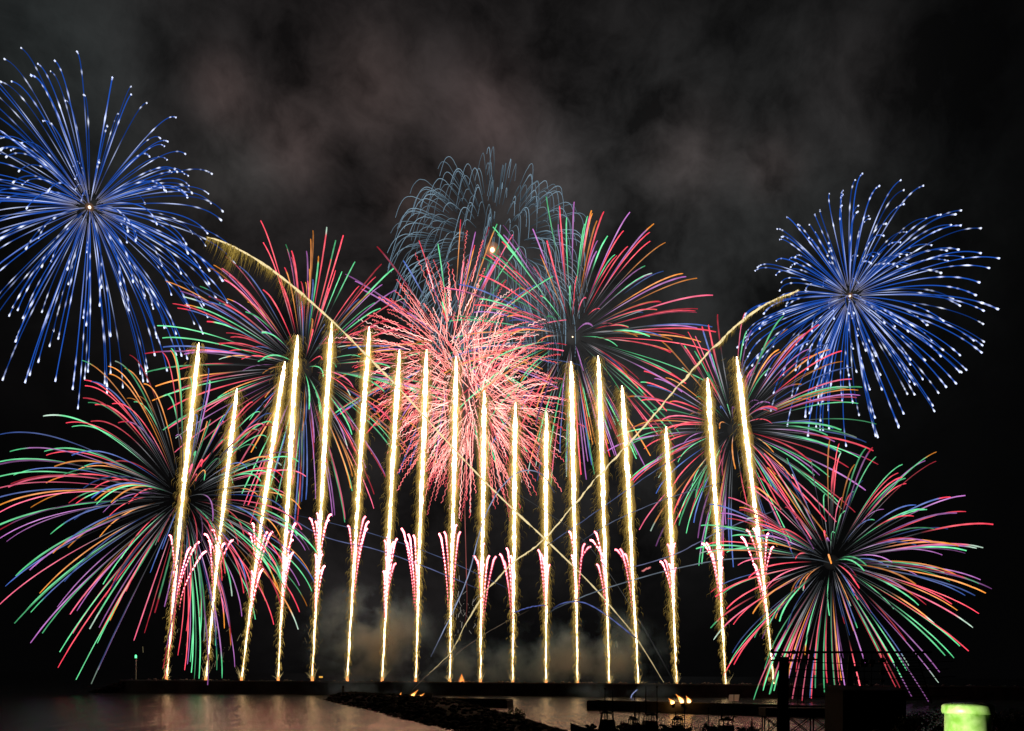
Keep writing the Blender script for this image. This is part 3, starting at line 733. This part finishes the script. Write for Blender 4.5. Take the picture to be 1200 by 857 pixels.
def comet(i, b, t):
    r = random.Random(300+i); nr = np.random.RandomState(300+i)
    u = YC/FPX; B = P(b[0],b[1]+1,YC); T = P(t[0],t[1],YC)
    root = empty('firework_comet', tuple(B), LAB[i], 'firework', 'row of yellow-white comet columns fired from the breakwater')
    n = 110; s = np.linspace(0,1,n); side = (t[0]-b[0])
    pts = B[None,:]*(1-s[:,None]) + T[None,:]*s[:,None]
    bow = math.sin(1)*0+ (0.035*side)*u
    pts[:,0] += np.sin(s*math.pi)*-bow*1.0 + np.sin(s*9+i)*.25*u
    w = np.interp(s,[0,.05,.25,.5,.75,.93,.98,1],[.8,.65,1.0,1.6,2.2,2.1,1.4,.4])*u
    w = w*(1+nr.normal(0,.16,n))*(1+.12*np.sin(s*r.uniform(25,40)+i)); pts[:,0] += np.convolve(nr.normal(0,.3*u,n),np.ones(3)/3,'same')
    hot = np.interp(s,[0,.04,.2,.5,1],[2,5,10,13,14])*(1+.35*np.sin(s*r.uniform(50,80)))
    cols = hot[:,None]*np.array([1.0,.66,.36])[None,:]
    cols[0:2] = (1.6,.45,.12)
    q = MB(); q.tube(pts, w, cols, 8); q.build('comet_core', M_COMET, root, colour=True)
    for fac,mt in ((4.3,M_HALO),(8.2,M_HALO2)):
        q = MB(); e=pts.copy(); ww = np.interp(s,[0,.08,.3,.6,.9,1],[.22,.26,.5,.85,1.0,.15])*u*fac*(1+.12*np.sin(s*31+i)+.08*np.sin(s*77))
        wind = -np.sign(side if abs(side)>2 else 1)*0
        q.tube(e, ww, None, 10); q.build('halo_sleeve', mt, root)  # self-glowing sleeve added for the comet's soft halo
    q = MB()
    wind = (-.25 if i<8 else -.1) if i<12 else -.9
    for k in range(2800):
        t_ = r.random()**.75; j = min(int(t_*(n-1)),n-2)
        p = pts[j]*(1-(t_*(n-1)-j))+pts[j+1]*(t_*(n-1)-j)
        lat = r.gauss(wind*.6,1)*u*np.interp(t_,[0,.3,1],[1.2,2.8,4.2])
        dep = r.gauss(0,1)*u*2.5; ln = r.uniform(3,11)*u*np.interp(t_,[0,.4,1],[.4,.9,1])
        a = p+np.array([lat,dep,0]); e = a+np.array([lat*.3+r.gauss(0,.4)*u, dep*.3, -ln])
        mid = (a+e)/2+np.array([lat*.15,0,ln*.12])
        bb = r.uniform(.25,1.3)*max(.25,1-abs(lat)/(8*u)); c0=np.array([1.1,.78,.20])*bb; c1=np.array([.40,.20,.02])*bb
        q.tube([a,mid,e],[.10*u+.03,.13*u+.03,.05*u],[c0,(c0+c1)/2,c1],3,False)
    for k in range(26):     # base spray
        a = B+np.array([0,0,.3]); e = a+np.array([r.gauss(0,3)*u,r.gauss(0,2)*u,r.uniform(2,18)*u]); m_=(a+e)/2+np.array([0,0,1*u])
        q.tube([a,m_,e],[.12*u,.12*u,.04*u],[(1.0,.7,.3),(.8,.6,.25),(.3,.22,.1)],3,False)
    tag(q.build('falling_sparks', M_SPARK, root, colour=True), kind='stuff')
    q = MB(); q.tube([B-[0,0,.4],B+[0,0,1.0*u],B+[.2*u,0,4*u],B+[.3*u,0,8.5*u]],[1.5*u,1.7*u,1.1*u,.15*u],[(2.2,.55,.12),(2.0,.6,.15),(1.4,.5,.15),(.8,.3,.1)],8)
    q.build('muzzle_flame', M_STAR, root, colour=True)
for i,(b,t) in enumerate(COM): comet(i,b,t)

# crackling pink sprays beside the comets: tops (px,py) of the strands
def comet_x(i, py):
    b,t = COM[i]; s=(b[1]-py)/(b[1]-t[1]); return b[0]+(t[0]-b[0])*s
M_PINKG = glow_volume('crimson_glow',(1.0,.07,.17),.22)
SPR = [[(200,626),(211,620),(222,640),(232,634),(240,645)],[(241,625),(250,620),(246,632),(262,636),(272,632)],[(293,624),(297,612),(302,630),(312,622),(318,622)],
 [(337,622),(345,612),(342,632),(333,640)],[(364,606),(371,610),(373,600),(384,608),(387,602)],[(409,615),(427,604),(429,618),(431,610)],
 [(452,632),(455,628),(464,630),(460,634)],[(472,618),(476,632),(480,625),(486,626)],[(516,624),(522,622),(534,614),(538,622)],
 [(556,651),(560,655),(572,650),(580,651)],[(587,648),(591,655),(595,641),(600,650)],[(632,643),(635,648),(640,650)],
 [(668,622),(671,650),(684,636),(691,640)],[(693,632),(698,622),(703,640),(706,655)],[(722,643),(728,642),(733,648),(740,650)],
 [(775,657),(780,655),(785,660),(791,665)],[(824,636),(829,635),(834,645),(846,642)],[(870,628),(876,620),(884,618),(899,624),(905,640)]]
POS = ['the leftmost comet column','the second comet column from the left','the third comet column from the left','the fourth comet column from the left','the fifth comet column from the left',
 'the sixth comet column from the left','the seventh comet column from the left','the eighth comet column from the left','the ninth comet column from the left','the tenth comet column from the left',
 'the eleventh comet column from the left','the twelfth comet column from the left','the thirteenth comet column from the left','the fourteenth comet column from the left','the fifteenth comet column from the left',
 'the comet column third from the right','the comet column second from the right','the rightmost comet column']
for i,tops in enumerate(SPR):
    r=random.Random(700+i); Y=YC-5; u=Y/FPX
    xb=comet_x(i,720); B=P(xb,720,Y)
    root=empty('crackle_spray',tuple(B),'pink beaded sparks spraying up beside '+POS[i],'firework','pink crackling sprays beside the comet columns')
    extra=[(comet_x(i,py_)+r.gauss(0,3.2),py_) for py_ in [r.uniform(634,672) for _ in range({0:1,2:3,3:5,4:5,6:6,7:2,12:2,13:3,15:7,16:3,17:2}.get(i,r.choice([0,1,2])))]]
    for (tx,ty) in list(tops)+extra:
        bri=r.uniform(.35,1.1)
        ln=r.choice([r.uniform(22,50),r.uniform(50,95)]); q=MB(); n=int(ln/.62); s=np.linspace(0,1,n)
        x0=comet_x(i,ty+ln)+ (tx-comet_x(i,ty))*.25; out=tx-comet_x(i,ty)
        xx=x0+(tx-x0)*s**1.7 ; yy=ty+ln*(1-s)**1.0
        hook=np.clip((s-.93)/.07,0,1); xx=xx+hook*np.sign(out)*1.6; yy=yy+hook**2*1.2
        dots=(.5+.5*np.cos(np.cumsum(np.random.RandomState(i*9+int(tx)).uniform(.4,.84,n))*2*math.pi/r.uniform(3.6,4.8)))
        solid=np.clip((s-.72)/.2,0,1); rr=(.04+1.0*np.maximum(dots**2,solid))*u*np.clip(.45+s*.7,0,1.05)
        fade=np.clip(s*1.6+.12,0,1)[:,None]
        cols=(np.array([5.5,.7,.9])+np.array([5.,1.7,1.9])*s[:,None])*bri*fade
        pts=np.array([P(a,b,Y) for a,b in zip(xx,yy)])
        q.tube(pts,rr,cols,5); q.build('spark_strand',M_STAR,root,colour=True)
        q=MB(); k_=pts[n//4::3]; q.tube(k_,np.linspace(.9,2.2,len(k_))*u,None,7); q.build('strand_glow',M_PINKG,root)

# long diagonal comets with shed gold sparks
def path_pts(pl, Y, n=90, jit=0., seed=0):
    pl=np.array(pl,float); d=np.r_[0,np.cumsum(np.linalg.norm(np.diff(pl,axis=0),axis=1))]
    s=np.linspace(0,d[-1],n)
    # smooth interpolation (Catmull-Rom)
    out=[]
    for q in s:
        i=min(np.searchsorted(d,q,side='right')-1,len(pl)-2); t=(q-d[i])/(d[i+1]-d[i])
        p0=pl[max(i-1,0)];p1=pl[i];p2=pl[i+1];p3=pl[min(i+2,len(pl)-1)]
        out.append(.5*((2*p1)+(-p0+p2)*t+(2*p0-5*p1+4*p2-p3)*t*t+(-p0+3*p1-3*p2+p3)*t**3))
    out=np.array(out)
    nr=np.random.RandomState(seed)
    if jit: out=out+np.convolve(nr.normal(0,1,n),np.ones(3)/3,'same')[:,None]*jit
    return np.array([P(a,b,Y) for a,b in out]), s/d[-1]
def diag(pl, Y, label, seed, fringe):
    u=Y/FPX; pts,s=path_pts(pl,Y,150,.6,seed); r=random.Random(seed)
    root=empty('diagonal_comet',tuple(pts[0]),label,'firework')
    w=np.interp(s,[0,.1,.3,.6,.9,1],[.4,.6,.85,.95,1.35,.7])*u*(1+np.random.RandomState(seed).normal(0,.3,150))
    br=np.interp(s,[0,.12,.3,.7,1],[.35,.7,1.0,1.0,1.1])[:,None]
    q=MB(); q.tube(pts,np.abs(w),br*np.array([1.0,.80,.42]),5); q.build('streak',M_STAR,root,colour=True)
    q=MB()
    for k in range(1500):
        t=r.random() if r.random()<.4 else 1-abs(r.gauss(0,.14)); t=min(max(t,.1),1); t=min(1,t+.010*math.sin(t*95)+r.gauss(0,.003)); j=int(t*149); p=pts[j]
        fl=np.interp(t,[0,.5,.75,.9,1],fringe)*u*min(1.5,r.expovariate(1.6)+.15)*(.75+.35*math.sin(t*60+1)); a=p+np.array([r.gauss(0,1),r.gauss(0,1),r.gauss(0,.6)])*u
        e=a+np.array([(-.30+r.gauss(0,.13))*fl*(1 if pl[-1][0]<pl[0][0] else .3),0,-fl]); m_=(a+e)/2+np.array([.06*fl,0,.05*fl]); b=r.choice([.25,.5,.9,1.5])*r.uniform(.6,1.2)
        q.tube([a,m_,e],[.15*u,.12*u,.04*u],[np.array([.6,.42,.09])*b,np.array([.3,.2,.04])*b,np.array([.05,.03,.01])*b],3,False)
    tag(q.build('falling_sparks',M_SPARK,root,colour=True),kind='stuff')
diag([(500,792),(530,762),(560,706),(600,661),(638,632),(700,560),(760,494),(820,425),(880,368),(935,340)],470,
     'gold diagonal streak rising from lower centre to the right blue starburst',51,[2,3,5,7,5])
diag([(778,800),(745,747),(720,716),(690,682),(640,633),(590,586),(540,535),(470,458),(430,417),(390,377),(340,333),(300,304),(262,284),(244,279)],468,
     'gold diagonal streak rising leftward to the left blue starburst, shedding drooping sparks',52,[2,3,9,22,26])
# thin pale tails
THIN=[([(345,603),(400,616),(460,633),(520,655),(600,692)],(.10,.13,.26),.55,'upper faint blue tail sloping down across the left comet columns'),
 ([(330,600),(380,629),(440,644),(500,665),(560,690)],(.17,.20,.42),.7,'lower brighter blue tail sloping down across the left comet columns'),
 ([(505,770),(545,685),(562,625),(572,597),(590,568),(612,552),(635,556),(650,578)],(.42,.50,.75),.8,'pale blue arch curling over between the tenth and twelfth comet columns'),
 ([(600,719),(620,712),(642,709)],(.12,.16,.5),.8,'short left blue arc low between the eleventh and twelfth comet columns'),
 ([(648,713),(664,706),(686,707),(712,722),(745,748)],(.14,.19,.55),.9,'longer low blue arc right of the twelfth comet column'),
 ([(640,640),(687,608),(773,548),(800,535)],(.13,.17,.36),.6,'thin blue tail climbing right above the middle right comet columns'),
 ([(680,636),(717,612),(780,585),(847,565)],(.16,.19,.30),.6,'dashed grey-blue tail climbing right toward the two rightmost comets'),
 ([(730,668),(790,650),(850,620),(913,597)],(.22,.24,.42),.7,'lilac tail climbing to the rightmost comet column'),
 ([(640,720),(683,699),(770,672),(850,656),(937,654),(974,660)],(.22,.27,.33),.8,'long pale tail running into the centre of the lower right burst'),
 ([(752,670),(757,667),(763,665)],(1.2,.35,.35),1.2,'tiny isolated pink dash left of the third comet from the right'),
 ([(544,264),(545,330),(549,430),(546,520),(545,600),(547,700),(545,730)],(.55,.14,.13),.55,'thin vertical pinkish tail rising through the middle of the pink burst'),
 ([(481,812),(500,792),(530,770),(570,742),(620,715)],(.15,.11,.08),.5,'faint brown tail rising from the left launch flames'),
 ([(575,560),(640,600),(690,640),(745,720),(790,800)],(.08,.08,.08),.45,'faint grey tail falling toward the right launch flames'),
 ([(738,821),(741,814),(747,808)],(.35,.42,.8),.8,'tiny blue arc just above the long pier')]
for k,(pl,cc,w,lab) in enumerate(THIN):
    Y=465; u=Y/FPX; pts,s=path_pts(pl,Y,60,.25,k); root=empty('rising_tail',tuple(pts[0]),lab,'firework')
    q=MB(); fade=np.clip(np.minimum(s,1-s)*6,.15,1)[:,None]
    q.tube(pts,w*u*.75,np.array(cc)[None,:]*.8*fade*.75*(1+.25*np.sin(s*60)[:,None]),4); q.build('streak',M_STAR,root,colour=True)

# launch flames
M_FLG=glow_volume('flame_glow',(1.0,.36,.08),.13)
def flame(px,py,Y,h,lean,label,cc=(9,4.6,1.3),group=None):
    B=P(px,py,Y); u=Y/FPX; root=empty('launch_flame',tuple(B),label,'flame',group)
    q=MB(); s=np.linspace(0,1,9); pts=[B+np.array([lean*h*u*t*(.6+.4*t),0,h*u*t]) for t in s]
    cols=[lerp(cc,(1.2,.35,.05),min(1,t*1.3)) for t in s]
    q.tube(pts,np.interp(s,[0,.15,.35,.7,1],[1.0,2.1,1.8,.8,.1])*u*1.15,cols,8); q.build('outer_flame',M_COMET,root,colour=True)
    q=MB(); q.tube([p+np.array([lean*.4*u,.0,.6*u]) for p in pts[4:]],[.7*u,.6*u,.5*u,.3*u,.1*u],[(1.2,.4,.08)]*5,6); q.build('flame_tongue',M_STAR,root,colour=True)
    q=MB(); q.tube(pts,np.interp(s,[0,.15,.35,.7,1],[2.2,4.0,3.6,2.2,.4])*u*1.15,None,10); q.build('flame_glow',M_FLG,root)
    q=MB(); q.lathe([(.5,-1.2),(.5,.05),(.42,.05),(.42,-.4)],B,10); q.build('mortar_tube',M_STEEL,root)
flame(467,821,331,9,.35,'small flame at the left of three on the pier behind the jetty')
flame(480,821,331,12,.8,'largest leaning flame, middle of three on the pier behind the jetty')
flame(489,821,331,8,1.0,'low slanting flame at the right of three on the pier behind the jetty')
flame(789,825,282,6,-.9,'squat round flame at the left of three on the long pier')
flame(800,824,282,10,-.8,'tallest leaning flame, middle of three on the long pier')
flame(808,824,282,8,-.5,'narrow flame at the right of three on the long pier')
flame(541,801,YC,11,.0,'thin orange-red flare on the breakwater between the ninth and tenth comets',(2.2,.5,.12))
flame(862,791,YC,2.5,.2,'tiny red ember in the dark beside the rightmost comet',(1.4,.05,.08)) if False else None
# orange lamp seen above the breakwater
b=P(376,799,YW+6); root=empty('work_lamp',tuple(b),'small orange work lamp on a stand between the fifth and sixth comets','lamp')
q=MB(); q.bar(b,b+np.array([0,0,2.2]),.2); q.build('stand',M_STEEL,root)
q=MB(); q.box(b+np.array([0,0,2.6]),(1.9,.8,.9)); q.build('lamp_head',emit_mat('orange_lamp',(1.0,.5,.08),.9),root)

# drifting crackle dust near the centre and left
def dust(px,py,rx,ry,n,label,seed,cc):
    Y=480; u=Y/FPX; r=random.Random(seed); B=P(px,py,Y); root=empty('crackle_dust',tuple(B),label,'sparks')
    q=MB()
    for k in range(n):
        a=P(px+r.gauss(0,rx),py+r.gauss(0,ry),Y+r.uniform(-5,5)); l=r.choice([.4,.6,4,7])*u; dx=r.gauss(0,.25)*l
        b_=r.uniform(.2,.9); q.tube([a,a+np.array([dx,0,l*.5]),a+np.array([dx*1.8,0,l])],.22*u,np.array(cc)*b_,4)
    tag(q.build('ember',M_SPARK,root,colour=True),kind='stuff')
dust(543,716,9,14,60,'scatter of dim white embers below the pink burst',1,(.5,.45,.4))
dust(532,750,4,12,14,'short gold embers right of the ninth comet column base',2,(.7,.55,.2))
dust(718,755,3,10,12,'short gold embers beside the base of the fourteenth comet',3,(.5,.45,.25))
dust(262,752,28,16,40,'sparse dim gold embers between the left comet column bases',4,(.30,.24,.12))
dust(363,748,5,8,14,'tiny gold embers left of the fifth comet column base',5,(.5,.4,.2))

# ------------------------------------------------------------------ smoke banks round the launch line
def smoke(px,py,Y,rx,ry,dy,dens,seed,label,colr=(.34,.64,1.0),scale=.035,lo=.45):
    c=P(px,py,Y); u=Y/FPX; m=bpy.data.materials.new('drifting_smoke'); m.use_nodes=True; t=m.node_tree; t.nodes.clear()
    tcn=t.nodes.new('ShaderNodeTexCoord'); nz=t.nodes.new('ShaderNodeTexNoise'); nz.inputs['Scale'].default_value=scale; nz.inputs['Detail'].default_value=5; nz.inputs['Roughness'].default_value=.6
    mp=t.nodes.new('ShaderNodeMapping'); mp.inputs['Location'].default_value=(seed*37.,0,seed*11.); t.links.new(tcn.outputs['Object'],mp.inputs['Vector']); t.links.new(mp.outputs[0],nz.inputs['Vector'])
    sc=t.nodes.new('ShaderNodeVectorMath'); sc.operation='MULTIPLY'; sc.inputs[1].default_value=(1/(rx*u),1/dy,1/(ry*u)); t.links.new(tcn.outputs['Object'],sc.inputs[0])
    le=t.nodes.new('ShaderNodeVectorMath'); le.operation='LENGTH'; t.links.new(sc.outputs[0],le.inputs[0])
    fa=t.nodes.new('ShaderNodeMapRange'); fa.inputs['From Min'].default_value=1.0; fa.inputs['From Max'].default_value=.15; fa.interpolation_type='SMOOTHSTEP'; t.links.new(le.outputs['Value'],fa.inputs['Value'])
    r1=t.nodes.new('ShaderNodeMapRange'); r1.inputs['From Min'].default_value=lo; r1.inputs['From Max'].default_value=.72; t.links.new(nz.outputs['Fac'],r1.inputs['Value'])
    mu=t.nodes.new('ShaderNodeMath'); mu.operation='MULTIPLY'; t.links.new(fa.outputs[0],mu.inputs[0]); t.links.new(r1.outputs[0],mu.inputs[1])
    m2=t.nodes.new('ShaderNodeMath'); m2.operation='MULTIPLY'; m2.inputs[1].default_value=dens; t.links.new(mu.outputs[0],m2.inputs[0])
    vs=t.nodes.new('ShaderNodeVolumeScatter'); vs.inputs['Color'].default_value=(*colr,1); vs.inputs['Anisotropy'].default_value=.1; t.links.new(m2.outputs[0],vs.inputs['Density'])
    o=t.nodes.new('ShaderNodeOutputMaterial'); t.links.new(vs.outputs[0],o.inputs['Volume'])
    q=MB(); prof=[(math.sin(a)+1e-4,-math.cos(a)) for a in np.linspace(.03,math.pi-.03,12)]
    q.lathe(prof,(0,0,0),20); v=np.vstack(q.v)*np.array([rx*u,dy,ry*u]); q.v=[v]
    ob=q.build('smoke',m); ob.location=tuple(c); tag(ob,label,None,None,'stuff')
smoke(435,745,520,95,75,16,.24,1,'grey smoke bank drifting round the bases of the left middle comets')
smoke(690,765,520,110,60,16,.26,2,'grey smoke bank drifting round the bases of the right middle comets')
smoke(560,780,515,150,38,10,.15,3,'low grey smoke lying along the breakwater at the centre')
smoke(440,806,470,95,18,6,.2,4,'thin smoke drifting in front of the breakwater left of centre')
smoke(730,810,470,80,16,6,.25,5,'thin smoke drifting in front of the breakwater right of centre')
